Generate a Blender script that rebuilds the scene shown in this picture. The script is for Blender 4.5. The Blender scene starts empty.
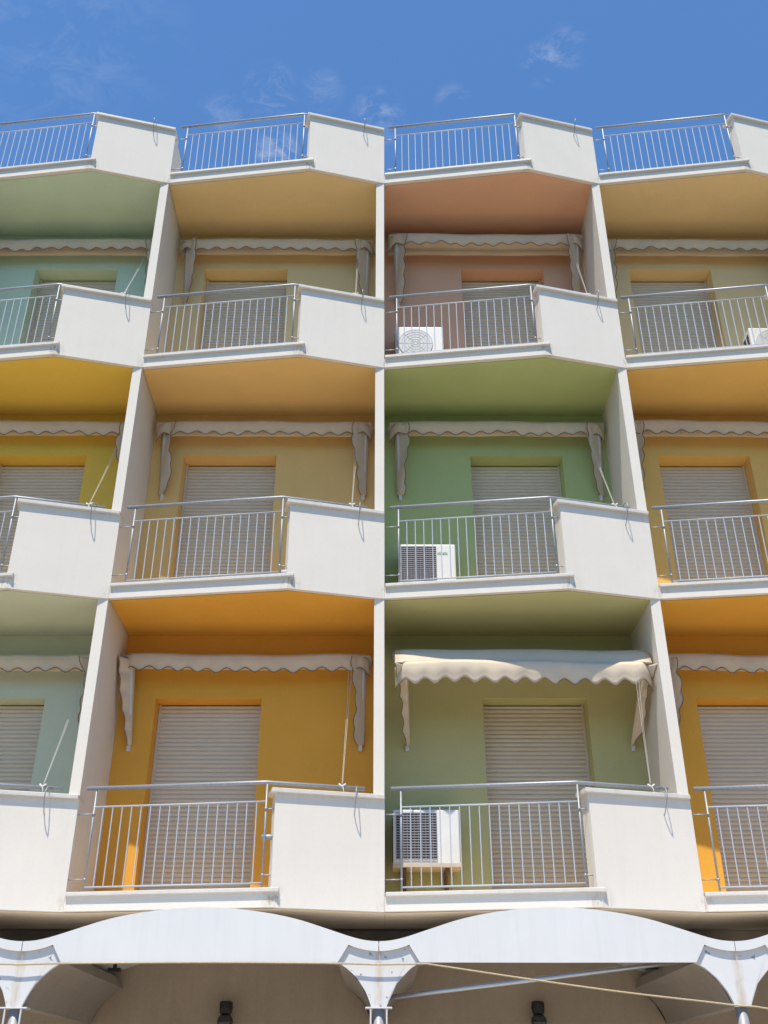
import bpy, bmesh, math, random
from mathutils import Vector, Matrix, noise
random.seed(7)
sc = bpy.context.scene
COL = sc.collection
PI = math.pi

# ------------------------------------------------------------------ measures
W = 3.1                                   # bay width
ZK = [0.0, 3.3156, 6.566, 9.888]          # underside of each balcony slab
NB = 4                                    # bays
YW = 1.05                                 # balcony back wall
FT = 0.115                                # dividing wall thickness
S0 = Vector((-0.094, 0.0)); V0 = Vector((1.951, -0.269)); E0 = Vector((3.004, 0.0))
PAR_H = 1.07; PAR_T = 0.18; SLAB_T = 0.14
SUN = Vector((-0.29, -1.0, 2.35)).normalized()
GROUND = -3.2

# ------------------------------------------------------------------ helpers
def link(o): COL.objects.link(o); return o
def empty(name, loc=(0, 0, 0)):
    o = bpy.data.objects.new(name, None); link(o); o.location = loc
    o.empty_display_size = 0.2
    return o
def tag(o, label=None, cat=None, group=None, kind=None):
    if label: o['label'] = label
    if cat: o['category'] = cat
    if group: o['group'] = group
    if kind: o['kind'] = kind
    return o
def mesh(name, bm, mat, smooth=False):
    bmesh.ops.recalc_face_normals(bm, faces=bm.faces[:])
    me = bpy.data.meshes.new(name); bm.to_mesh(me); bm.free()
    for m in (mat if isinstance(mat, (list, tuple)) else [mat]): me.materials.append(m)
    if smooth:
        for p in me.polygons: p.use_smooth = True
    return me
def obj(name, me, parent=None, loc=(0, 0, 0)):
    o = bpy.data.objects.new(name, me); link(o); o.location = loc
    if parent: o.parent = parent
    return o
def box(bm, x0, x1, y0, y1, z0, z1, bev=0.0):
    vs = [bm.verts.new(p) for p in ((x0,y0,z0),(x1,y0,z0),(x1,y1,z0),(x0,y1,z0),(x0,y0,z1),(x1,y0,z1),(x1,y1,z1),(x0,y1,z1))]
    fs = [bm.faces.new([vs[i] for i in f]) for f in ((0,3,2,1),(4,5,6,7),(0,1,5,4),(1,2,6,5),(2,3,7,6),(3,0,4,7))]
    if bev:
        es = list({e for f in fs for e in f.edges})
        bmesh.ops.bevel(bm, geom=es, offset=bev, segments=2, profile=0.5, affect='EDGES')
def prism(bm, poly, z0, z1, bev=0.0):
    a = [bm.verts.new((p[0], p[1], z0)) for p in poly]; b = [bm.verts.new((p[0], p[1], z1)) for p in poly]
    fs = [bm.faces.new(a[::-1]), bm.faces.new(b)]
    n = len(poly)
    for i in range(n): fs.append(bm.faces.new((a[i], a[(i+1) % n], b[(i+1) % n], b[i])))
    if bev:
        es = list({e for f in fs for e in f.edges})
        bmesh.ops.bevel(bm, geom=es, offset=bev, segments=2, profile=0.5, affect='EDGES')
def prism_y(bm, poly, y0, y1):            # outline in XZ, pushed along Y
    a = [bm.verts.new((p[0], y0, p[1])) for p in poly]; b = [bm.verts.new((p[0], y1, p[1])) for p in poly]
    f1 = bm.faces.new(a); f2 = bm.faces.new(b[::-1])
    n = len(poly)
    for i in range(n): bm.faces.new((a[i], b[i], b[(i+1) % n], a[(i+1) % n]))
    bmesh.ops.triangulate(bm, faces=[f1, f2])
def tube(bm, pts, r, n=10, caps=True):
    pts = [Vector(p) for p in pts]
    rings = []
    t0 = (pts[1]-pts[0]).normalized()
    up = Vector((0, 0, 1)) if abs(t0.z) < .9 else Vector((0, 1, 0))
    for i, p in enumerate(pts):
        if i == 0: t = pts[1]-p
        elif i == len(pts)-1: t = p-pts[i-1]
        else: t = (pts[i+1]-p).normalized()+(p-pts[i-1]).normalized()
        t.normalize()
        u = up-t*up.dot(t); u.normalize(); v = t.cross(u); up = u
        rr = r[i] if isinstance(r, (list, tuple)) else r
        rings.append([bm.verts.new(p+(u*math.cos(2*PI*k/n)+v*math.sin(2*PI*k/n))*rr) for k in range(n)])
    for a, b in zip(rings, rings[1:]):
        for k in range(n): bm.faces.new((a[k], a[(k+1) % n], b[(k+1) % n], b[k]))
    if caps: bm.faces.new(rings[0][::-1]); bm.faces.new(rings[-1])
def lathe(bm, prof, c, axis='Z', n=20):
    rings = []
    for r, h in prof:
        ring = []
        for k in range(n):
            a = 2*PI*k/n; x, y = r*math.cos(a), r*math.sin(a)
            p = (x, y, h) if axis == 'Z' else (x, -h, y)
            ring.append(bm.verts.new(Vector(c)+Vector(p)))
        rings.append(ring)
    for a, b in zip(rings, rings[1:]):
        for k in range(n): bm.faces.new((a[k], a[(k+1) % n], b[(k+1) % n], b[k]))
    bm.faces.new(rings[0][::-1]); bm.faces.new(rings[-1])
def line_x(p, d, q, e):
    den = d.x*e.y-d.y*e.x; t = ((q.x-p.x)*e.y-(q.y-p.y)*e.x)/den
    return p+d*t
DR = (V0-S0).normalized(); NR = Vector((-DR.y, DR.x))     # railing side, inward normal
DP = (E0-V0).normalized(); NP = Vector((-DP.y, DP.x))     # parapet side, inward normal
def vert(a, b): return line_x(S0+NR*a, DR, V0+NP*b, DP)    # where the two inset lines meet
def rpt(x, a): t = (x-S0.x-NR.x*a)/DR.x; return S0+NR*a+DR*t
def ppt(x, a): t = (x-V0.x-NP.x*a)/DP.x; return V0+NP*a+DP*t

# ------------------------------------------------------------------ materials
def new_mat(name):
    m = bpy.data.materials.new(name); m.use_nodes = True
    nt = m.node_tree; b = nt.nodes['Principled BSDF']
    return m, nt, b
def N(nt, t, **k):
    n = nt.nodes.new(t)
    for a, v in k.items(): setattr(n, a, v)
    return n
def ramp(nt, fac, stops):
    r = N(nt, 'ShaderNodeValToRGB')
    while len(r.color_ramp.elements) < len(stops): r.color_ramp.elements.new(.5)
    for e, (p, c) in zip(r.color_ramp.elements, stops):
        e.position = p; e.color = (c[0], c[1], c[2], 1) if not isinstance(c, (int, float)) else (c, c, c, 1)
    nt.links.new(fac, r.inputs[0]); return r.outputs[0]
def mixc(nt, mode, fac, a, b):
    m = N(nt, 'ShaderNodeMix', data_type='RGBA', blend_type=mode)
    for i, v in ((0, fac), (6, a), (7, b)):
        if hasattr(v, 'is_output'): nt.links.new(v, m.inputs[i])
        elif i == 0: m.inputs[0].default_value = v
        else: m.inputs[i].default_value = (*v, 1)
    return m.outputs[2]
def coords(nt, scale=(1, 1, 1), world=True):
    if world: o = N(nt, 'ShaderNodeNewGeometry').outputs['Position']
    else: o = N(nt, 'ShaderNodeTexCoord').outputs['Object']
    mp = N(nt, 'ShaderNodeMapping'); mp.inputs['Scale'].default_value = scale
    nt.links.new(o, mp.inputs[0]); return mp.outputs[0]
def noise_n(nt, vec, scale, detail=4, rough=.55):
    n = N(nt, 'ShaderNodeTexNoise'); n.inputs['Scale'].default_value = scale
    n.inputs['Detail'].default_value = detail; n.inputs['Roughness'].default_value = rough
    nt.links.new(vec, n.inputs['Vector']); return n.outputs['Fac']
def plaster(name, col, var=.06, streak=.05, bump=.25, rough=.85, stain=None):
    m, nt, b = new_mat(name)
    v = coords(nt)
    cloud = noise_n(nt, v, 1.3, 5, .6)
    fine = noise_n(nt, v, 38, 3)
    st = noise_n(nt, coords(nt, (7, 7, .35)), 1.6, 4, .65)
    c = mixc(nt, 'MULTIPLY', 1.0, col, ramp(nt, cloud, [(.3, 1-var*1.6), (.7, 1.0)]))
    c = mixc(nt, 'MULTIPLY', 1.0, c, ramp(nt, fine, [(.3, 1-var), (.7, 1.0)]))
    c = mixc(nt, 'MULTIPLY', 1.0, c, ramp(nt, st, [(.35, 1-streak*2), (.6, 1.0)]))
    if stain:
        pat = noise_n(nt, coords(nt, (1, 1, .5)), 2.2, 6, .7)
        c = mixc(nt, 'MIX', ramp(nt, pat, [(.64, 0.0), (.78, .55)]), c, stain)
    nt.links.new(c, b.inputs['Base Color'])
    b.inputs['Roughness'].default_value = rough
    b.inputs['Specular IOR Level'].default_value = .25
    bp = N(nt, 'ShaderNodeBump'); bp.inputs['Strength'].default_value = bump; bp.inputs['Distance'].default_value = .004
    nt.links.new(noise_n(nt, v, 130, 4, .7), bp.inputs['Height']); nt.links.new(bp.outputs[0], b.inputs['Normal'])
    return m
def simple(name, col, rough=.5, metal=0.0, var=.08, scale=14, spec=.5, bump=0.0):
    m, nt, b = new_mat(name)
    n = noise_n(nt, coords(nt), scale, 4, .6)
    c = mixc(nt, 'MULTIPLY', 1.0, col, ramp(nt, n, [(.3, 1-var), (.7, 1.0)]))
    nt.links.new(c, b.inputs['Base Color'])
    b.inputs['Roughness'].default_value = rough; b.inputs['Metallic'].default_value = metal
    b.inputs['Specular IOR Level'].default_value = spec
    if bump:
        bp = N(nt, 'ShaderNodeBump'); bp.inputs['Strength'].default_value = bump; bp.inputs['Distance'].default_value = .003
        nt.links.new(noise_n(nt, coords(nt), scale*6, 4, .7), bp.inputs['Height']); nt.links.new(bp.outputs[0], b.inputs['Normal'])
    return m

M_WHITE = plaster('off_white_render', (.715, .66, .575), .03, .01, stain=(.66, .60, .52))
def weathered():                          # the same render on slabs and parapets: drip marks under the coping, rust at the corners
    m = plaster('weathered_render', (.73, .67, .585), .03, .008, stain=(.66, .60, .52))
    nt = m.node_tree; b = nt.nodes['Principled BSDF']
    c = b.inputs['Base Color'].links[0].from_socket
    ob = N(nt, 'ShaderNodeTexCoord').outputs['Object']
    sx = N(nt, 'ShaderNodeSeparateXYZ'); nt.links.new(ob, sx.inputs[0])
    mr = N(nt, 'ShaderNodeMapRange'); mr.inputs['From Min'].default_value = .45; mr.inputs['From Max'].default_value = 1.07
    nt.links.new(sx.outputs[2], mr.inputs['Value'])
    drip = mixc(nt, 'MULTIPLY', 1.0, mr.outputs[0], ramp(nt, noise_n(nt, coords(nt, (16, 16, .5)), 1.3, 4, .65), [(.58, 0.0), (.78, .26)]))
    c = mixc(nt, 'MIX', drip, c, (.42, .38, .33))
    pn = noise_n(nt, coords(nt, (9, 9, 3)), 2.5, 4, .7)
    for p, rad, amt in (((V0.x, V0.y, .07), .17, .85), ((S0.x, S0.y, .10), .15, .6), ((E0.x, E0.y, .06), .14, .5)):
        d = N(nt, 'ShaderNodeVectorMath', operation='DISTANCE'); nt.links.new(ob, d.inputs[0]); d.inputs[1].default_value = p
        near = N(nt, 'ShaderNodeMapRange', interpolation_type='SMOOTHSTEP'); near.inputs['From Min'].default_value = rad; near.inputs['From Max'].default_value = .0; near.inputs['To Max'].default_value = amt
        nt.links.new(d.outputs['Value'], near.inputs['Value'])
        k = mixc(nt, 'MULTIPLY', 1.0, near.outputs[0], ramp(nt, pn, [(.45, 0.0), (.68, 1.0)]))
        c = mixc(nt, 'MIX', k, c, (.30, .20, .12))
    nt.links.new(c, b.inputs['Base Color']); return m
M_WEATH = weathered()
M_SOFFIT = plaster('beige_soffit', (.76, .61, .43), .06, .0)
M_MARBLE = plaster('pale_stone', (.66, .62, .56), .06, .03, bump=.1, rough=.5)
M_FLOOR = plaster('terrace_tile', (.76, .585, .33), .1, .0)
M_STEEL = simple('galvanised_steel', (.34, .36, .39), .5, .4, .22, 30)
M_BAR = simple('pale_painted_steel', (.46, .49, .54), .6, .05, .12, 40)
M_FABRIC = simple('beige_awning_cloth', (.62, .515, .385), .9, 0, .09, 5, .1, .25)
M_TRIM = simple('brown_edging', (.25, .18, .125), .9, 0, .2, 30, .1)
M_ARM = simple('white_lacquered_metal', (.62, .62, .63), .4, 0, .08, 20)
M_CORD = simple('white_cord', (.62, .59, .54), .8, 0, .1, 60)
M_AC = simple('white_plastic_casing', (.74, .73, .70), .45, 0, .07, 6)
M_ACBASE = simple('yellowed_casing', (.62, .52, .40), .6, 0, .2, 9)
M_DARK = simple('dark_grille', (.05, .05, .065), .6, 0, .2, 30)
M_GRILLE = simple('grey_fan_grille', (.58, .59, .60), .6, 0, .1, 30)
M_LINE = simple('grille_wire', (.34, .33, .35), .5, 0, .1, 30)
M_RUST = simple('rusty_bracket', (.20, .12, .07), .8, .2, .4, 40)
M_BLACK = simple('black_lamp_metal', (.018, .017, .016), .45, .3, .2, 30)
M_LAMPGLASS = simple('smoked_glass', (.035, .035, .035), .12, 0, .1, 20)
M_ROPE = simple('straw_rope', (.52, .42, .27), .95, 0, .3, 60, .1, .4)
M_CORE = plaster('core_render', (.45, .42, .38), .05, .02)
M_GREEN = simple('green_print', (.12, .36, .16), .5, 0, .05)

def panel_mat():                          # white coated canopy panels, faint grime, rust runs under the joints
    m, nt, b = new_mat('white_canopy_coating')
    v = coords(nt)
    c = mixc(nt, 'MULTIPLY', 1.0, (.665, .66, .645), ramp(nt, noise_n(nt, v, 1.1, 5, .6), [(.3, .94), (.7, 1.0)]))
    c = mixc(nt, 'MULTIPLY', 1.0, c, ramp(nt, noise_n(nt, coords(nt, (9, 9, .6)), 1.5, 4, .7), [(.3, .96), (.55, 1.0)]))
    nt.links.new(c, b.inputs['Base Color']); b.inputs['Roughness'].default_value = .5
    return m
M_PANEL = panel_mat()
def capital_mat(): # same coating, with a rusty run down the middle of each capital and flaked spots
    m, nt, b = new_mat('weathered_canopy_coating')
    v = coords(nt)
    ob = N(nt, 'ShaderNodeTexCoord').outputs['Object']
    sx = N(nt, 'ShaderNodeSeparateXYZ'); nt.links.new(ob, sx.inputs[0])
    wob = noise_n(nt, coords(nt, (1, 1, 6), False), 2.0, 3)
    ad = N(nt, 'ShaderNodeMath', operation='MULTIPLY_ADD'); ad.inputs[1].default_value = .05; ad.inputs[2].default_value = -.025
    nt.links.new(wob, ad.inputs[0])
    sm = N(nt, 'ShaderNodeMath', operation='ADD'); nt.links.new(sx.outputs[0], sm.inputs[0]); nt.links.new(ad.outputs[0], sm.inputs[1])
    ab = N(nt, 'ShaderNodeMath', operation='ABSOLUTE'); nt.links.new(sm.outputs[0], ab.inputs[0])
    run = ramp(nt, ab.outputs[0], [(.004, 1.0), (.05, 0.0)])
    st = noise_n(nt, coords(nt, (12, 12, 2.0)), 2.5, 5, .7)
    msk = mixc(nt, 'MULTIPLY', 1.0, run, ramp(nt, st, [(.35, .15), (.62, .8)]))
    c = mixc(nt, 'MULTIPLY', 1.0, (.665, .66, .645), ramp(nt, noise_n(nt, v, 1.7, 5, .6), [(.3, .9), (.7, 1.0)]))
    c = mixc(nt, 'MIX', msk, c, (.47, .36, .24))
    spots = noise_n(nt, v, 21, 3, .5)
    zone = noise_n(nt, v, 1.15, 1)
    sp = mixc(nt, 'MULTIPLY', 1.0, ramp(nt, spots, [(.665, 0.0), (.69, 1.0)]), ramp(nt, zone, [(.44, 0.0), (.5, 1.0)]))
    c = mixc(nt, 'MIX', sp, c, (.22, .27, .30))
    nt.links.new(c, b.inputs['Base Color']); b.inputs['Roughness'].default_value = .55
    return m
M_CAP = capital_mat()
M_SHUTTER = simple('beige_shutter_slats', (.60, .525, .41), .5, 0, .05, 3)

# wall paints: [bay][level], each painted on the balcony's wall and ceiling
PAINT = {
 (0,0): ('sage green', (.60, .63, .46)), (0,1): ('golden yellow', (.82, .55, .09)), (0,2): ('mint green', (.58, .70, .52)),
 (1,0): ('bright orange', (.78, .39, .055)), (1,1): ('ochre', (.80, .53, .20)), (1,2): ('tan', (.80, .60, .30)),
 (2,0): ('olive green', (.53, .50, .235)), (2,1): ('leaf green', (.45, .52, .22)), (2,2): ('salmon brown', (.74, .43, .27)),
 (3,0): ('bright orange', (.80, .41, .06)), (3,1): ('amber', (.83, .53, .16)), (3,2): ('straw yellow', (.82, .61, .31)),
}
PM = {k: plaster('paint_'+n.replace(' ', '_')+'_%d%d' % k, c, .05, .006, .15, .8) for k, (n, c) in PAINT.items()}

# ------------------------------------------------------------------ ground
def build_ground():
    m, nt, b = new_mat('bounce_zoned_ground')
    v = coords(nt)
    sy = N(nt, 'ShaderNodeSeparateXYZ'); nt.links.new(v, sy.inputs[0])
    mr = N(nt, 'ShaderNodeMapRange'); mr.inputs['From Min'].default_value = -30; mr.inputs['From Max'].default_value = 0
    nt.links.new(sy.outputs[1], mr.inputs['Value'])
    zone = ramp(nt, mr.outputs[0], [(.02, (.05, .06, .03)), (.021, (.05, .05, .05)), (.60, (.05, .05, .05)), (.601, (.56, .49, .40))])  # unseen ground: pale near strip and dark far zones set to shape bounce light
    c = mixc(nt, 'MULTIPLY', 1.0, zone, ramp(nt, noise_n(nt, v, .8, 6, .6), [(.3, .82), (.7, 1.0)]))
    br = N(nt, 'ShaderNodeTexBrick'); br.inputs['Scale'].default_value = 2.0
    br.inputs['Color1'].default_value = (1, 1, 1, 1); br.inputs['Color2'].default_value = (.9, .9, .9, 1); br.inputs['Mortar'].default_value = (.6, .6, .6, 1)
    br.inputs['Mortar Size'].default_value = .01
    nt.links.new(v, br.inputs['Vector'])
    c = mixc(nt, 'MULTIPLY', 1.0, c, br.outputs['Color'])
    nt.links.new(c, b.inputs['Base Color']); b.inputs['Roughness'].default_value = .8
    bm = bmesh.new()
    vs = [bm.verts.new(p) for p in ((-400, -400, 0), (400, -400, 0), (400, 400, 0), (-400, 400, 0))]
    bm.faces.new(vs)
    o = obj('ground', mesh('ground', bm, m), None, (0, 0, GROUND))
    tag(o, kind='structure')
build_ground()
def build_blocker_hills():                        # unseen rise added behind the camera to block low sky light from the balconies
    bm = bmesh.new(); rows = []
    for j in range(9):
        t = j/8; r = []
        for i in range(61):
            a = math.radians(-180+180*i/60)
            d = 26+110*t
            hgt = (9.5*math.sin(min(t*3.0, 1)*PI/2)+5*t)*(.8+.35*noise.noise(Vector((math.cos(a)*3, math.sin(a)*3, t*1.5))))
            r.append(bm.verts.new((6+d*math.cos(a), d*math.sin(a), hgt-.5)))
        rows.append(r)
    for a, b in zip(rows, rows[1:]):
        for i in range(60): bm.faces.new((a[i], a[i+1], b[i+1], b[i]))
    tag(obj('blocker_hills', mesh('blocker_hills', bm, simple('blocker_slope', (.045, .06, .028), .95, 0, .5, .3, .1), True), None, (0, 0, GROUND)), kind='structure')
build_blocker_hills()

# ------------------------------------------------------------------ the apartment building
B = tag(empty('apartment_building', (0, 0, GROUND)), 'white apartment block with zigzag balconies, each recess painted its own colour', 'building')
def part(name, me, x=0, z=0, label=None, y=0):
    o = obj(name, me, B, (x, y, z-GROUND))
    if label: o['label'] = label
    return o
def sub(name, me, p): return obj(name, me, p)

def slab_me(back):
    bm = bmesh.new()
    v = vert(0, .008)
    poly = [S0, v, ppt(3.004, .008), Vector((3.004, back)), Vector((-.094, back))]
    prism(bm, poly, .003, SLAB_T)
    me = mesh('balcony_slab', bm, [M_WEATH, M_FLOOR])
    for p in me.polygons:
        if p.normal.z > .5: p.material_index = 1
    return me
def parapet_me(h):
    bm = bmesh.new()
    vl = V0-DP*.028
    up = [vl, Vector((E0.x, E0.y)), ppt(3.004, PAR_T), vl+NP*PAR_T]
    lo = [V0+DP*.001, Vector((E0.x, E0.y)), ppt(3.004, PAR_T), V0+NP*PAR_T+DP*.03]
    rings = [[bm.verts.new((p.x, p.y, z)) for p in pl] for pl, z in ((lo, 0.0), (lo, SLAB_T), (up, SLAB_T+.002), (up, h))]
    for a, b in zip(rings, rings[1:]):
        for i in range(4): bm.faces.new((a[i], a[(i+1) % 4], b[(i+1) % 4], b[i]))
    bm.faces.new(rings[0][::-1]); bm.faces.new(rings[-1])
    return mesh('parapet', bm, M_WEATH)
def coping_me(h):
    bm = bmesh.new()
    a = V0-DP*.07-NP*.04; e = ppt(3.004, -.04)
    prism(bm, [a, e, ppt(3.004, PAR_T+.03), V0-DP*.07+NP*(PAR_T+.03)], h+.0005, h+.046, .006)
    return mesh('coping', bm, M_MARBLE)
def ledge_me():
    bm = bmesh.new()
    prism(bm, [rpt(-.088, -.034), rpt(V0.x+.05, -.034), ppt(V0.x+.05, .02), rpt(V0.x-.02, .17), rpt(-.088, .17)], SLAB_T-.004, .176, .006)
    return mesh('balcony_ledge', bm, M_MARBLE)
ZH = 1.19
HR = .0205
def grille_me():                          # infill of thin bars between two flat rails
    bm = bmesh.new()
    p = lambda x, z: (rpt(x, .03).x, rpt(x, .03).y, z)
    tube(bm, [p(.075, 1.0), p(1.83, 1.0)], .009, 6)
    tube(bm, [p(.075, .225), p(1.83, .225)], .009, 6)
    for i in range(17):
        x = .165+i*(1.735-.165)/16
        tube(bm, [p(x, .225), p(x, 1.0)], .0063, 6, False)
    return mesh('balcony_railing', bm, M_BAR, True)
def handrail_me():
    bm = bmesh.new()
    v = vert(.03, .08)
    pts = [Vector((*rpt(-.03, .03), ZH)), Vector((*(v-DR*.05), ZH)), Vector((*(v-DR*.015), ZH)), Vector((*(v+DP*.015), ZH)), Vector((*(v+DP*.05), ZH)), Vector((*ppt(2.80, .08), ZH))]
    tube(bm, pts, HR, 10)
    return mesh('handrail', bm, M_STEEL, True)
def post_me(x, dirn):
    bm = bmesh.new()
    p = rpt(x, .03)
    tube(bm, [(p.x, p.y, .178), (p.x, p.y, ZH-.01)], .0105, 8)
    end = -.098 if dirn < 0 else V0.x-.02
    q = rpt(end, .03) if dirn < 0 else rpt(end, .06)
    for z in (.30, .93):
        tube(bm, [(p.x, p.y, z), (q.x, q.y, z)], .0065, 6)
        tube(bm, [(p.x, p.y-.016, z-.002), (p.x, p.y+.016, z-.002)], .015, 8)
    return mesh('post', bm, M_STEEL, True)
def hook_me():                            # bent stay from the handrail end over the coping into the parapet face
    bm = bmesh.new()
    x = 2.72
    P = lambda a, z, dx=0: Vector((*(ppt(x+dx, a)), z))
    pts = [P(.08, ZH), P(-.02, ZH-.005), P(-.10, ZH-.04), P(-.142, ZH-.085), P(-.138, 1.055), P(-.095, .985, -.008), P(-.035, .915, -.015), P(.01, .895, -.018)]
    tube(bm, pts, .0056, 6)
    return mesh('rail_stay', bm, M_STEEL, True)
ME_SLAB = slab_me(YW+.1); ME_ROOF = slab_me(7.0)
ME_PAR = parapet_me(PAR_H); ME_COP = coping_me(PAR_H)
ME_LEDGE = ledge_me(); ME_GRILLE = grille_me(); ME_HAND = handrail_me()
ME_POST = [post_me(.07, -1), post_me(1.83, 1)]; ME_HOOK = hook_me()

def ceiling_me(mat, xa=-.085, xb=2.892):
    bm = bmesh.new()
    i = .055
    poly = [rpt(xa, i), vert(i, i), ppt(xb, i), Vector((xb, YW+.02)), Vector((xa, YW+.02))]
    prism(bm, poly, -.008, -.002)
    return mesh('balcony_ceiling', bm, mat)
DOOR = [(.905, 2.13), (.325, 1.565), (1.055, 2.28), (.465, 1.685)]
DTOP = [2.52, 2.585, 2.65]
def wall_me(bay, k):
    bm = bmesh.new()
    xa, xb = -.0955, 2.8935; zb, zt = SLAB_T-.03, ZK[k+1]-ZK[k]-.009
    d0, d1 = DOOR[bay]; t = DTOP[k]
    yb = YW+.36
    # one skin of quads round the opening, with the reveal and a back
    def grid(y):
        xs = [xa, d0, d1, xb]; zs = [zb, t, zt]
        return [[bm.verts.new((x, y, z)) for x in xs] for z in zs]
    f = grid(YW); r = grid(yb)
    for g in (f, r):
        for j in range(2):
            for i in range(3):
                if j == 0 and i == 1: continue
                bm.faces.new((g[j][i], g[j][i+1], g[j+1][i+1], g[j+1][i]))
    for (j0, i0), (j1, i1) in (((0,1),(1,1)), ((1,1),(1,2)), ((1,2),(0,2)), ((0,0),(1,0)), ((1,0),(2,0)), ((2,0),(2,1)), ((2,1),(2,2)), ((2,2),(2,3)), ((2,3),(1,3)), ((1,3),(0,3)), ((0,0),(0,1)), ((0,2),(0,3))):
        bm.faces.new((f[j0][i0], f[j1][i1], r[j1][i1], r[j0][i0]))
    return mesh('balcony_wall', bm, PM[(bay, k)])
def shutter_me(bay, k):
    bm = bmesh.new()
    d0, d1 = DOOR[bay]; top = DTOP[k]-.012
    x0, x1 = d0+.022, d1-.022
    prof = []
    z = SLAB_T+.012; pitch = .0505
    while z < top-.002:
        for f, dy in ((0.0, .007), (.10, .002), (.3, -.006), (.55, -.008), (.8, -.004), (.93, .003), (.95, .007)):
            zz = z+pitch*f
            if zz > top: break
            prof.append((YW+.25+dy, zz))
        z += pitch
    n = 8
    rows = []
    for y, zz in prof: rows.append([bm.verts.new((x0+(x1-x0)*i/n, y, zz)) for i in range(n+1)])
    for a, b in zip(rows, rows[1:]):
        for i in range(n): bm.faces.new((a[i], a[i+1], b[i+1], b[i]))
    return mesh('roller_shutter', bm, M_SHUTTER)
def guide_me(x0, x1, top):
    bm = bmesh.new(); box(bm, x0, x1, YW+.222, YW+.285, SLAB_T, top-.004, .003)
    return mesh('guide_rail', bm, M_SHUTTER)
def fin_me(z0, z1, y1=YW+.15):
    bm = bmesh.new(); box(bm, 3.003-FT, 3.003, .006, y1, z0, z1, .004)
    return mesh('dividing_wall', bm, M_WHITE)

for lev in range(4):
    for b in range(NB):
        x, z = b*W, ZK[lev]
        part('balcony_slab', ME_ROOF if lev == 3 else ME_SLAB, x, z)
        pr = part('parapet', ME_PAR, x, z); sub('coping', ME_COP, pr)
        part('balcony_ledge', ME_LEDGE, x, z)
        rl = part('balcony_railing', ME_GRILLE, x, z)
        sub('handrail', ME_HAND, rl); sub('post', ME_POST[0], rl); sub('post', ME_POST[1], rl); sub('rail_stay', ME_HOOK, rl)
        if b == 1 and lev in (0, 1):      # square tube bracket by the last post
            bm = bmesh.new(); zz = .66 if lev == 0 else .21
            q0, q1 = rpt(1.83, .05), rpt(V0.x-.01, .07)
            if lev == 0:
                tube(bm, [(q0.x-.03, q0.y, zz), (q1.x, q1.y, zz)], .026, 8)
            else: box(bm, q0.x+.02, q0.x+.1, q0.y-.03, q0.y+.03, zz-.03, zz+.035, .005)
            sub('clamp_bracket', mesh('clamp_bracket', bm, M_STEEL, True), rl)
        nm = PAINT[(b, lev-1)][0] if lev else 'beige'
        part('balcony_ceiling' if lev else 'portico_ceiling', ceiling_me(PM[(b, lev-1)]) if lev else ceiling_me(M_SOFFIT, -.0939, 3.0039), x, z, nm+' painted ceiling under the balcony above' if lev else None)
        if lev < 3:
            part('balcony_wall', wall_me(b, lev), x, z, PAINT[(b, lev)][0]+' painted wall at the back of the balcony')
            s = part('roller_shutter', shutter_me(b, lev), x, z)
            d0, d1 = DOOR[b]
            sub('guide_rail', guide_me(d0+.002, d0+.03, DTOP[lev]), s); sub('guide_rail', guide_me(d1-.03, d1-.002, DTOP[lev]), s)
for b in range(-1, NB):
    part('dividing_wall', fin_me(.01, ZK[3]+.06), b*W, 0)
    bm = bmesh.new()                      # low wall between the roof terraces, its back edge raked
    pts = [(.012, .05), (.62, .05), (.55, .6), (.5, 1.0), (.012, 1.0)]
    a = [bm.verts.new((3.001-.1, y, z)) for y, z in pts]; c = [bm.verts.new((3.001, y, z)) for y, z in pts]
    bm.faces.new(a); bm.faces.new(c[::-1])
    for i in range(5): bm.faces.new((a[i], a[(i+1) % 5], c[(i+1) % 5], c[i]))
    part('terrace_divider', mesh('terrace_divider', bm, M_WHITE), b*W, ZK[3])
bm = bmesh.new(); box(bm, -.2, NB*W-.1, YW+.362, 6.9, .05, ZK[3]-.01)
part('building_core', mesh('building_core', bm, M_CORE))
M_CAPSHADE = plaster('capital_shade_render', (.33, .29, .245), .08, .02)  # inner sides of the white capitals, their shade put into a darker colour
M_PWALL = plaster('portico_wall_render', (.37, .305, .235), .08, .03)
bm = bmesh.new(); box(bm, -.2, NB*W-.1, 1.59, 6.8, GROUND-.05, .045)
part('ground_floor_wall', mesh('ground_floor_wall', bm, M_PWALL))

# ------------------------------------------------------------------ the portico in front of the ground floor
PO = tag(empty('portico', (0, -.85, GROUND)), 'white canopy with scalloped top edge on flared columns below the balconies', 'portico')
PY = -.86
ZB, ZV, ZP = -.542, -.372, -.092
CX = [b*W-.15 for b in range(NB+1)]
prof = [(0, 0), (.07, .025), (.15, .12), (.30, .375), (.44, .61), (.56, .76), (.69, .875), (.84, .965), (1, 1)]
def interp(u):
    for i in range(len(prof)-1):
        if prof[i][0] <= u <= prof[i+1][0]:
            p0 = prof[max(i-1, 0)]; p1 = prof[i]; p2 = prof[i+1]; p3 = prof[min(i+2, len(prof)-1)]
            h = p2[0]-p1[0]; t = (u-p1[0])/h
            m1 = (p2[1]-p0[1])/(p2[0]-p0[0]) if i else 0.0
            m2 = (p3[1]-p1[1])/(p3[0]-p1[0]) if i < len(prof)-2 else 0.0
            return (2*t**3-3*t*t+1)*p1[1]+(t**3-2*t*t+t)*h*m1+(-2*t**3+3*t*t)*p2[1]+(t**3-t*t)*h*m2
    return 1.0
def ztop(x): # x from a column centre, 0..W
    u = min(x, W-x)/(W/2); return ZV+(ZP-ZV)*interp(max(0, min(1, u)))
CAPW, CAPT = .355, .265                   # half width of a capital at its foot joint and at its top joint
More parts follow.
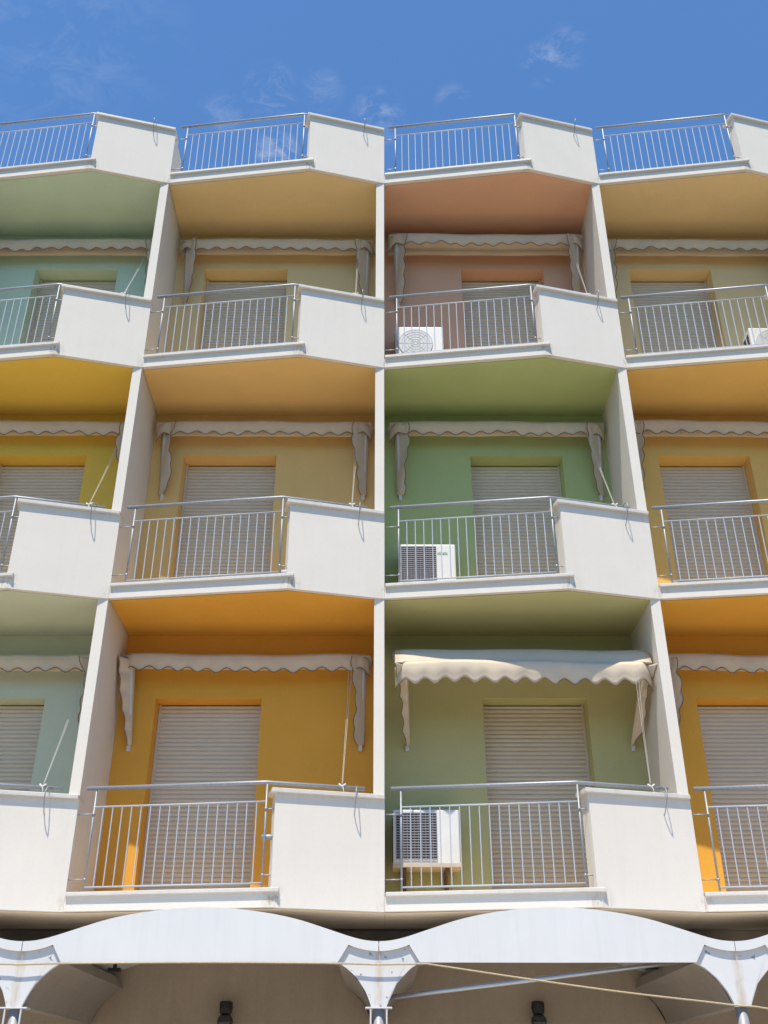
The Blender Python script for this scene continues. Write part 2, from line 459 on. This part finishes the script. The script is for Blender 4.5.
def fascia_me():
    bm = bmesh.new()
    n = 56
    top = [(W*i/n, ztop(W*i/n)) for i in range(n+1)]
    arc = lambda x: -.452+.052*(x/CAPT)**2
    low = [(W-.004, arc(0)-.0)]+[(W-CAPT*i/8, arc(CAPT*i/8)) for i in range(1, 9)]+[(W-CAPW, ZB), (W/2, ZB-.002), (CAPW, ZB)]+[(CAPT*i/8, arc(CAPT*i/8)) for i in range(8, 0, -1)]+[(.004, arc(0))]
    top = [(min(max(x, .004), W-.004), z) for x, z in top]
    prism_y(bm, top+low, PY-.016, PY+.012)
    return mesh('fascia_panel', bm, M_PANEL)
def vault_me():
    bm = bmesh.new(); n = 40
    up = [(W*i/n, ztop(W*i/n)-.012) for i in range(n+1)]
    dn = [(x, z-.03) for x, z in up[::-1]]
    prism_y(bm, up+dn, PY+.014, 1.585)
    return mesh('canopy_vault', bm, M_PANEL)
fl0 = [(.36, -.572), (.325, -.590), (.28, -.622), (.235, -.665), (.19, -.715), (.15, -.775), (.115, -.84), (.09, -.90), (.073, -.955), (.066, -.985)]
fl = [(x, -.542+(z+.572)*.835) for x, z in fl0]
def capital_me():
    bm = bmesh.new()
    r = [(CAPT+.02, -.425), (CAPT+.02, -.425)]
    right = [(.36, -.535)]+fl
    poly = [(-.30, -.41), (.30, -.41)]+right+[(-x, z) for x, z in right[::-1]]
    prism_y(bm, poly, PY+.014, PY+.06)
    return mesh('flared_capital', bm, M_CAP)
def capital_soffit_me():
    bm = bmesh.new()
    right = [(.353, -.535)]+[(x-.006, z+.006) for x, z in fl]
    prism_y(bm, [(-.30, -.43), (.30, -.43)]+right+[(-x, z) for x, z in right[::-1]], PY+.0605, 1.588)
    return mesh('capital_soffit', bm, M_CAPSHADE)
ME_F, ME_VA, ME_C, ME_CS = fascia_me(), vault_me(), capital_me(), capital_soffit_me()
def ppart(name, me, x, lab=None):
    o = obj(name, me, PO, (x, .85, -GROUND))
    if lab: o['label'] = lab
    return o
bm = bmesh.new(); tube(bm, [(0, 0, GROUND+.0), (0, 0, -.885)], .05, 16); 
ME_SH = mesh('column_shaft', bm, simple('grey_column_paint', (.30, .31, .33), .5, .2, .1, 10), True)
bm = bmesh.new(); box(bm, -.115, .115, -.055, .055, -.901, -.888, .003)
for s in (-1, 1): tube(bm, [(s*.068, -.045, -.895), (s*.068, -.045, GROUND)], .008, 6)
ME_PL = mesh('collar_plate', bm, M_ARM)
for i, cx in enumerate(CX):
    if i < NB:
        ppart('fascia_panel', ME_F, cx); ppart('canopy_vault', ME_VA, cx)
    cp = ppart('flared_capital', ME_C, cx); sub('capital_soffit', ME_CS, cp)
    s = ppart('column_shaft', ME_SH, cx); s.location.y += PY+.08
    if i != 3:
        p = ppart('collar_plate', ME_PL, cx); p.location.y += PY+.06

for x, z in ((3.452, -.464), (8.735, -.446)):
    bm = bmesh.new(); box(bm, x-.06, x+.06, .46, .53, z-.018, z+.018, .004); box(bm, x-.015, x+.015, .48, .51, z+.019, z+.25)
    ppart('hanging_bracket', mesh('hanging_bracket', bm, M_BLACK), 0)

# ------------------------------------------------------------------ awnings
def strip(bm, rows):
    vs = [[bm.verts.new(p) for p in r] for r in rows]
    for a, b in zip(vs, vs[1:]):
        for i in range(len(a)-1): bm.faces.new((a[i], a[i+1], b[i+1], b[i]))
def smoothpts(pts, n=5):
    out = []
    P = [Vector(p) for p in pts]
    for i in range(len(P)-1):
        a = P[max(i-1, 0)]; b = P[i]; c = P[i+1]; d = P[min(i+2, len(P)-1)]
        for j in range(n):
            t = j/n
            out.append(.5*((2*b)+(c-a)*t+(2*a-5*b+4*c-d)*t*t+(3*b-a-3*c+d)*t**3))
    out.append(P[-1]); return out
def solid(o, t=.0025):
    md = o.modifiers.new('thickness', 'SOLIDIFY'); md.thickness = t; md.offset = 0
def awning(b, k, label, yf, zf, seed, vh=.21, x0=-.03, x1=2.84, flat=False, wing_dx=(.12, .14), cord_end=2.62):
    rnd = random.Random(seed)
    root = tag(empty('awning', (b*W, YW, ZK[k])), label, 'awning', 'beige awnings over the balcony shutters')
    off = Vector((0, -YW, 0))
    ns = 13; per = (x1-x0)/ns; q = 8
    ph = [rnd.uniform(0, 6.3) for _ in range(6)]
    amp = rnd.uniform(.7, 1.2)
    tilt = rnd.uniform(-.012, .012)
    def fold(x, d):                       # ripples of the hanging cloth, growing downwards
        return amp*d*(.05*math.sin(2*PI*x/per*.5+ph[0])+.07*math.sin(x*5.3+ph[1])+.05*math.sin(x*11.7+ph[2]))
    def sag(x): return .010*math.sin(x*2.1+ph[3])+.006*math.sin(x*6.1+ph[4])+tilt*(x-1.4)
    cols = ns*q
    xs = [x0+(x1-x0)*i/cols for i in range(cols+1)]
    rows = []; edge = []
    nr = 7
    for j in range(nr):
        t = j/(nr-1); r = []
        for x in xs:
            u = ((x-x0)/per+.5) % 1.0
            sc_ = .5-.5*math.cos(2*PI*u)
            bot = vh*.82+vh*.25*(sc_-.35)+.004*math.sin(x*9+ph[5])
            d = bot*t
            end = min(x-x0, x1-x)         # corners drop a little
            zz = zf+sag(x)-d-.03*math.exp(-end*16)
            ret = max(0, 1-end/.13)**1.7*.11
            yy = yf+ret-.02*math.sin(PI*min(t*1.2, 1))*.8-fold(x, d)*(1 if not flat else .5)-.012*(1-t)
            r.append(Vector((x, yy, zz))+off)
        rows.append(r)
        if j == nr-1: edge = r
    bm = bmesh.new(); strip(bm, rows)
    v = obj('valance', mesh('valance', bm, M_FABRIC, True), root); solid(v)
    bm = bmesh.new(); tube(bm, [p+Vector((0, -.002, 0)) for p in edge], .0052, 5)
    sub('edging', mesh('edging', bm, M_TRIM, True), v)
    # cloth from the roller to the front bar
    zr = 3.03 if flat else 2.965
    if flat: path = [(.97, zr+.03), (.6, zr-.09), (.3, zr-.22), (yf+.02, zf+.015), (yf-.012, zf+.004)]
    else:
        sl = rnd.uniform(-.012, .012)
        path = [(1.0, zr-.03), (.985, zr-.08), (.955, zr-.13+sl), (.915, zr-.150+sl), (.885, zr-.12+sl), (.86, zr-.05), (yf+.04, zf-.005), (yf+.01, zf+.012), (yf-.012, zf+.002)]
    pp = smoothpts([(0, y, z) for y, z in path])
    rows = []
    for i, p in enumerate(pp):
        w = math.sin(PI*i/(len(pp)-1))
        rows.append([Vector((x, p.y+.006*w*math.sin(x*7+ph[2]+i*.2), p.z+sag(x)*(i/(len(pp)-1))+.005*w*math.sin(x*4.1+ph[1])-.02*math.exp(-min(x-x0, x1-x)*14)*(i/(len(pp)-1)))) + off for x in xs[::4]])
    bm = bmesh.new(); strip(bm, rows)
    c = obj('canopy_cloth', mesh('canopy_cloth', bm, M_FABRIC, True), root); solid(c)
    bm = bmesh.new(); tube(bm, [Vector((x0-.02, 1.0, zr))+off, Vector((x1+.02, 1.0, zr))+off], .042, 12)
    for s in (x0-.01, x1-.03): box(bm, s, s+.04, YW-.1-YW, 0.0, zr-.05, zr+.03, .004)
    obj('roller', mesh('roller', bm, M_ARM, False), root)
    bm = bmesh.new(); tube(bm, [Vector((x0+.01, yf+.008, zf-.012))+off, Vector((x1-.01, yf+.008, zf-.012))+off], .012, 8)
    obj('front_bar', mesh('front_bar', bm, M_ARM, True), root)
    zpv = 1.93
    for side, xe in ((0, x0+.11), (1, x1-.075)):
        sgn = 1 if side == 0 else -1
        top = Vector((xe, yf+.03, zf-.03)); bot = Vector((xe+sgn*.035, YW-.03, zpv))
        bm = bmesh.new()
        tube(bm, [top+off, bot+off], .017, 6)
        box(bm, bot.x-.02, bot.x+.02, -.05, 0.0, zpv-.05, zpv+.04, .004)
        obj('arm', mesh('arm', bm, M_ARM), root)
        # side wing of cloth hanging along the arm
        rows = []; ed = []
        n = 40; dx = wing_dx[side]
        for i in range(n+1):
            t = i/n
            base = top.lerp(bot, t*.97)
            wdt = (.19-.12*t)*(1+.12*math.sin(t*9+ph[side]))*(1-.75*max(0, (t-.78)/.22)**2)
            scal = .042*abs(math.sin(PI*(t*4.6+.2)))
            r = []
            for j in range(6):
                s = j/5
                wv = .018*math.sin(t*7+ph[2+side]+s*3)*s
                back = base+Vector((-sgn*.045 if dx > 0 else sgn*.035, .045*(1-t)+.0, -.01))
                fwd = base+Vector((sgn*dx*(wdt/.17), -(wdt*.55+scal*.7), -.02))+Vector((sgn*scal*.6, 0, 0))
                p = back.lerp(fwd, s)+Vector((wv, wv*.6, 0))
                p.y = min(p.y, YW-.006)
                r.append(p+off)
            rows.append(r); ed.append(r[-1])
        bm = bmesh.new(); strip(bm, rows)
        wg = obj('side_wing', mesh('side_wing', bm, M_FABRIC, True), root); solid(wg)
        bm = bmesh.new(); tube(bm, ed, .0052, 5)
        sub('edging', mesh('edging', bm, M_TRIM, True), wg)
    # pull cord from the front bar down to the handrail end
    e = ppt(cord_end, .08)
    a = Vector((x1-.22+rnd.uniform(-.06, .06), yf, zf-.02)); tgt = Vector((e.x, e.y, ZH+.02))
    bm = bmesh.new()
    for dxx in (-.008, .012):
        mid = a.lerp(tgt, .5)+Vector((dxx*.8, .02, -.03))
        tube(bm, smoothpts([a+off+Vector((dxx*2, 0, 0)), mid+off, tgt+off+Vector((dxx*.3, 0, 0))], 8), .002, 5)
    tube(bm, [tgt+off+Vector((-.03, -.005, .012)), tgt+off+Vector((.0, -.03, -.02)), tgt+off+Vector((.035, -.005, .012))], .012, 6)
    tube(bm, [tgt+off+Vector((.01, -.03, -.02)), tgt+off+Vector((.025, -.04, -.10))], .004, 5)
    obj('pull_cord', mesh('pull_cord', bm, M_CORD, True), root)
    return root
AW = [
 (0, 2, 'folded beige awning on the mint green balcony of the upper floor', .78, 2.97, {}),
 (1, 2, 'folded beige awning on the tan balcony just left of the salmon brown balcony', .77, 2.97, {}),
 (2, 2, 'beige awning pushed slightly open on the salmon brown balcony wall', .66, 2.97, {}),
 (3, 2, 'folded beige awning on the straw yellow balcony just right of the salmon brown balcony', .77, 2.97, {}),
 (0, 1, 'folded beige awning on the golden yellow balcony below the mint green balcony', .80, 2.955, {}),
 (1, 1, 'folded beige awning on the ochre balcony just left of the leaf green balcony', .80, 2.955, {}),
 (2, 1, 'folded beige awning on the leaf green balcony wall', .80, 2.955, {}),
 (3, 1, 'folded beige awning on the amber balcony just right of the leaf green balcony', .78, 2.955, {}),
 (0, 0, 'folded beige awning on the pale sage green balcony of the lowest floor', .78, 2.945, {}),
 (1, 0, 'folded beige awning on the orange balcony just left of the half opened awning', .76, 2.945, {'wing_dx': (-.125, .10), 'cord_end': 2.57, 'x0': -.06}),
 (2, 0, 'half opened beige awning with sun on its valance on the olive green balcony', .16, 2.63, {'flat': True, 'vh': .265, 'wing_dx': (-.10, -.10), 'x0': .02, 'x1': 2.86}),
 (3, 0, 'folded beige awning on the orange balcony just right of the half opened awning', .78, 2.945, {}),
]
for i, (b, k, lab, yf, zf, kw) in enumerate(AW): awning(b, k, lab, yf, zf, 31+i, **kw)

# ------------------------------------------------------------------ air conditioning units
def ac_unit(name, label, x, y, z, w, h, d, kind, brackets=False):
    root = tag(empty(name, (x+w/2, y+d/2, z)), label, 'air conditioner', 'outdoor air conditioning units on the balconies')
    o = Vector((-w/2, -d/2, 0))
    def add(nm, bm, m, par=root, sm=False): return obj(nm, mesh(nm, bm, m, sm), par)
    bm = bmesh.new(); box(bm, o.x, o.x+w, o.y, o.y+d, .03, h, .016); add('casing', bm, M_AC)
    bm = bmesh.new(); box(bm, o.x-.004, o.x+w+.004, o.y-.006, o.y+d, .0, .045, .004); add('base_tray', bm, M_ACBASE if brackets else M_AC)
    if kind == 'square':
        gx0, gx1, gz0, gz1 = o.x+.035, o.x+w*.655, .085, h-.04
        bm = bmesh.new(); box(bm, gx0, gx1, o.y-.003, o.y+.01, gz0, gz1); g = add('grille', bm, M_DARK)
        bm = bmesh.new()
        n = 11; mrows = 17
        for i in range(n+1):
            xx = gx0+(gx1-gx0)*i/n; box(bm, xx-.0035, xx+.0035, o.y-.009, o.y-.004, gz0, gz1)
        for j in range(mrows+1):
            zz = gz0+(gz1-gz0)*j/mrows; box(bm, gx0-.002, gx1+.002, o.y-.015, o.y-.0095, zz-.004, zz+.004)
        obj('wire_guard', mesh('wire_guard', bm, M_LINE), g)
    else:
        cx, cz, r = o.x+w*.42, h*.5, min(h*.43, w*.36)
        bm = bmesh.new(); lathe(bm, [(r, -.004), (r, .004), (r*.98, .010)], (cx, o.y, cz), 'Y', 40); g = add('fan_grille', bm, M_GRILLE)
        bm = bmesh.new()
        for i in range(6):
            rr = r*(.1+.88*i/5)
            pts = [(cx+rr*math.cos(a*PI/24), o.y-.0104, cz+rr*math.sin(a*PI/24)) for a in range(49)]
            tube(bm, pts, .0028, 4, False)
        for i in range(8):
            a = i*PI/4
            tube(bm, [(cx+r*.1*math.cos(a), o.y-.0104, cz+r*.1*math.sin(a)), (cx+r*math.cos(a), o.y-.0104, cz+r*math.sin(a))], .003, 4)
        obj('wire_guard', mesh('wire_guard', bm, M_GRILLE), g)
    bm = bmesh.new()
    for i in range(10): box(bm, o.x-.006, o.x+.003, o.y+.05, o.y+d-.03, .1+i*(h-.16)/10, .1+i*(h-.16)/10+.03)
    add('side_louvre', bm, M_DARK)
    if brackets:
        for s in (.1, w-.16):
            bm = bmesh.new()
            box(bm, o.x+s, o.x+s+.045, o.y+.02, YW-.002-(y+d/2), -.04, -.001, .004)
            box(bm, o.x+s, o.x+s+.045, YW-.04-(y+d/2), YW-.002-(y+d/2), -.26, -.041, .004)
            tube(bm, [(o.x+s+.022, o.y+.06, -.03), (o.x+s+.022, YW-.03-(y+d/2), -.24)], .012, 6)
            add('wall_bracket', bm, M_RUST)
    else:
        bm = bmesh.new()
        for s in (.09, w-.15): box(bm, o.x+s, o.x+s+.06, o.y+.01, o.y+d-.01, -.05, -.001, .004)
        add('foot_rail', bm, M_RUST)
    return root
ac_unit('air_conditioner', 'air conditioner with square dark grille bolted to the olive green wall on rusty brackets', 2*W-.005, .70, ZK[0]+.545, .71, .60, .27, 'square', True)
a2 = ac_unit('air_conditioner', 'air conditioner with square dark grille on the leaf green balcony', 2*W+.08, .72, ZK[1]+.475, .70, .60, .27, 'square', True)
ac_unit('air_conditioner', 'air conditioner with round fan grille behind the railing of the salmon brown balcony', 2*W+.06, .74, ZK[2]+.69, .67, .60, .26, 'round', True)
ac_unit('air_conditioner', 'air conditioner with round fan grille on the straw yellow balcony at the right', 3*W+1.68, .22, ZK[2]+.245, .72, .60, .26, 'round')
bm = bmesh.new()                           # small green lettering on the casing
for i, hh in enumerate((.02, .028, .02, .02, .026, .02)): box(bm, .13+i*.021, .144+i*.021, -.1415, -.135, .46, .46+hh)
obj('printed_mark', mesh('printed_mark', bm, M_GREEN), a2)

# ------------------------------------------------------------------ small things
bm = bmesh.new(); box(bm, 0, .09, 0, .09, 0, .15, .012)
tag(obj('plastic_tub', mesh('plastic_tub', bm, M_AC), None, (W+1.72, -.10, ZK[2]+.182)), 'small white plastic tub behind the last post of the tan balcony', 'tub')

def lamp(x, label):
    z = -.722
    root = tag(empty('wall_lamp', (x, 1.59, z)), label, 'wall lamp', 'black lamps on the portico wall')
    bm = bmesh.new(); lathe(bm, [(.055, 0), (.055, .012), (.03, .03)], (0, 0, .0), 'Y', 20)
    tube(bm, [(0, -.02, 0), (0, -.09, .0), (0, -.13, -.03)], .018, 8)
    obj('wall_plate', mesh('wall_plate', bm, M_BLACK, False), root)
    bm = bmesh.new(); lathe(bm, [(.03, -.06), (.062, -.055), (.068, .0), (.068, .05), (.055, .062)], (0, -.13, -.01), 'Z', 24)
    obj('lamp_cup', mesh('lamp_cup', bm, M_BLACK, False), root)
    bm = bmesh.new(); lathe(bm, [(.02, .078), (.055, .062), (.078, .03), (.085, 0), (.078, -.035), (.055, -.065), (.02, -.082)], (0, -.13, -.14), 'Z', 24)
    obj('globe', mesh('globe', bm, M_LAMPGLASS, True), root)
lamp(4.44, 'black globe lamp on the portico wall under the orange balcony')
lamp(7.72, 'black globe lamp on the portico wall under the olive green balcony')

bm = bmesh.new(); tube(bm, [(6.06, -.70, -.815), (8.78, -.74, -.51)], .022, 12)
tag(obj('steel_pole', mesh('steel_pole', bm, simple('brushed_grey_pole', (.55, .56, .58), .3, .8, .12, 12), True), None), 'grey steel pole slanting across the portico opening between two columns', 'pole')
pts = [(.2, PY-.03, -.560), (2.6, PY-.03, -.556), (2.95, PY-.034, -.562), (3.3, PY-.03, -.553), (4.6, PY-.03, -.545), (5.7, PY-.03, -.553), (6.05, PY-.034, -.562), (6.42, PY-.03, -.556), (6.55, PY-.03, -.568), (7.3, PY-.032, -.672), (8.1, PY-.034, -.775), (8.8, PY-.036, -.85), (9.2, PY-.036, -.888), (9.7, PY-.034, -.878), (12.0, PY-.03, -.57)]
bm = bmesh.new(); tube(bm, smoothpts(pts, 6), .0075, 7)
tag(obj('rope', mesh('rope', bm, M_ROPE, True), None), 'straw coloured rope strung along the canopy edge and sagging across the portico', 'rope')

# ------------------------------------------------------------------ light, sky, camera
el = math.asin(SUN.z); rot = math.atan2(SUN.x, SUN.y)
ld = bpy.data.lights.new('sun', 'SUN'); ld.energy = 4.6; ld.angle = math.radians(.53); ld.color = (1.0, .92, .79)
lo = bpy.data.objects.new('sun', ld); link(lo); lo.rotation_euler = SUN.to_track_quat('Z', 'Y').to_euler(); lo.location = SUN*60
w = bpy.data.worlds.new('World'); sc.world = w; w.use_nodes = True
nt = w.node_tree; bg = nt.nodes['Background']
sky = N(nt, 'ShaderNodeTexSky', sky_type='NISHITA'); sky.sun_disc = False
sky.sun_elevation = el; sky.sun_rotation = rot; sky.air_density = 1.0; sky.dust_density = .4; sky.ozone_density = 4.0; sky.altitude = 0
# faint wisps of cloud, fixed in the sky by direction
CAMX = (6.071, -10.528, -1.576)
F_PX, TH, PSI = 1029.98, .51889, .00242
def pix_dir(px, py):
    x = (px-384)/F_PX; u = (512-py)/F_PX
    c, s = math.cos(TH), math.sin(TH); y, z = c-s*u, s+c*u
    return Vector((x, y, z)).normalized()
tc = N(nt, 'ShaderNodeTexCoord').outputs['Generated']
nz = N(nt, 'ShaderNodeTexNoise'); nz.inputs['Scale'].default_value = 26; nz.inputs['Detail'].default_value = 8; nz.inputs['Roughness'].default_value = .68; nz.inputs['Distortion'].default_value = .6
mp = N(nt, 'ShaderNodeMapping'); mp.inputs['Scale'].default_value = (.8, 1.2, 1.6); mp.inputs['Rotation'].default_value = (.3, .2, .5)
nt.links.new(tc, mp.inputs[0]); nt.links.new(mp.outputs[0], nz.inputs['Vector'])
cl = ramp(nt, nz.outputs['Fac'], [(.47, 0.0), (.85, .9)])
acc = None
for px, py, rad, amt in [(272, 92, 30, .42), (325, 90, 24, .24), (222, 112, 24, .28), (380, 116, 30, .72), (280, 153, 24, .95), (455, 102, 20, .34), (542, 64, 22, .5), (568, 46, 24, .45), (95, 28, 95, .11), (20, 50, 90, .08)]:
    d = pix_dir(px, py)
    vm = N(nt, 'ShaderNodeVectorMath', operation='DOT_PRODUCT'); nt.links.new(tc, vm.inputs[0]); vm.inputs[1].default_value = d
    mr = N(nt, 'ShaderNodeMapRange', interpolation_type='SMOOTHSTEP')
    mr.inputs['From Min'].default_value = math.cos(rad/F_PX); mr.inputs['From Max'].default_value = 1.0; mr.inputs['To Max'].default_value = amt
    nt.links.new(vm.outputs['Value'], mr.inputs['Value'])
    if acc is None: acc = mr.outputs[0]
    else:
        mx = N(nt, 'ShaderNodeMath', operation='ADD'); nt.links.new(acc, mx.inputs[0]); nt.links.new(mr.outputs[0], mx.inputs[1]); acc = mx.outputs[0]
ml = N(nt, 'ShaderNodeMath', operation='MULTIPLY'); nt.links.new(acc, ml.inputs[0]); nt.links.new(cl, ml.inputs[1])
out = mixc(nt, 'MIX', ml.outputs[0], mixc(nt, 'MULTIPLY', 1.0, sky.outputs[0], (.86, 1.2, 1.43)), (6.2, 6.4, 6.8))
nt.links.new(out, bg.inputs['Color']); bg.inputs['Strength'].default_value = .112

cd = bpy.data.cameras.new('camera'); co = bpy.data.objects.new('camera', cd); link(co)
cd.sensor_fit = 'VERTICAL'; cd.sensor_height = 36.0; cd.lens = F_PX/1024*36.0
cd.clip_end = 2000
co.location = CAMX
co.rotation_euler = (PI/2+TH, .0004, -PSI)
sc.camera = co
sc.view_settings.view_transform = 'Standard'; sc.view_settings.look = 'None'; sc.view_settings.gamma = 1.0
sc.view_settings.use_curve_mapping = False
sc.view_settings.exposure = .40
sc.render.engine = 'CYCLES'
sc.cycles.max_bounces = 10; sc.cycles.diffuse_bounces = 6
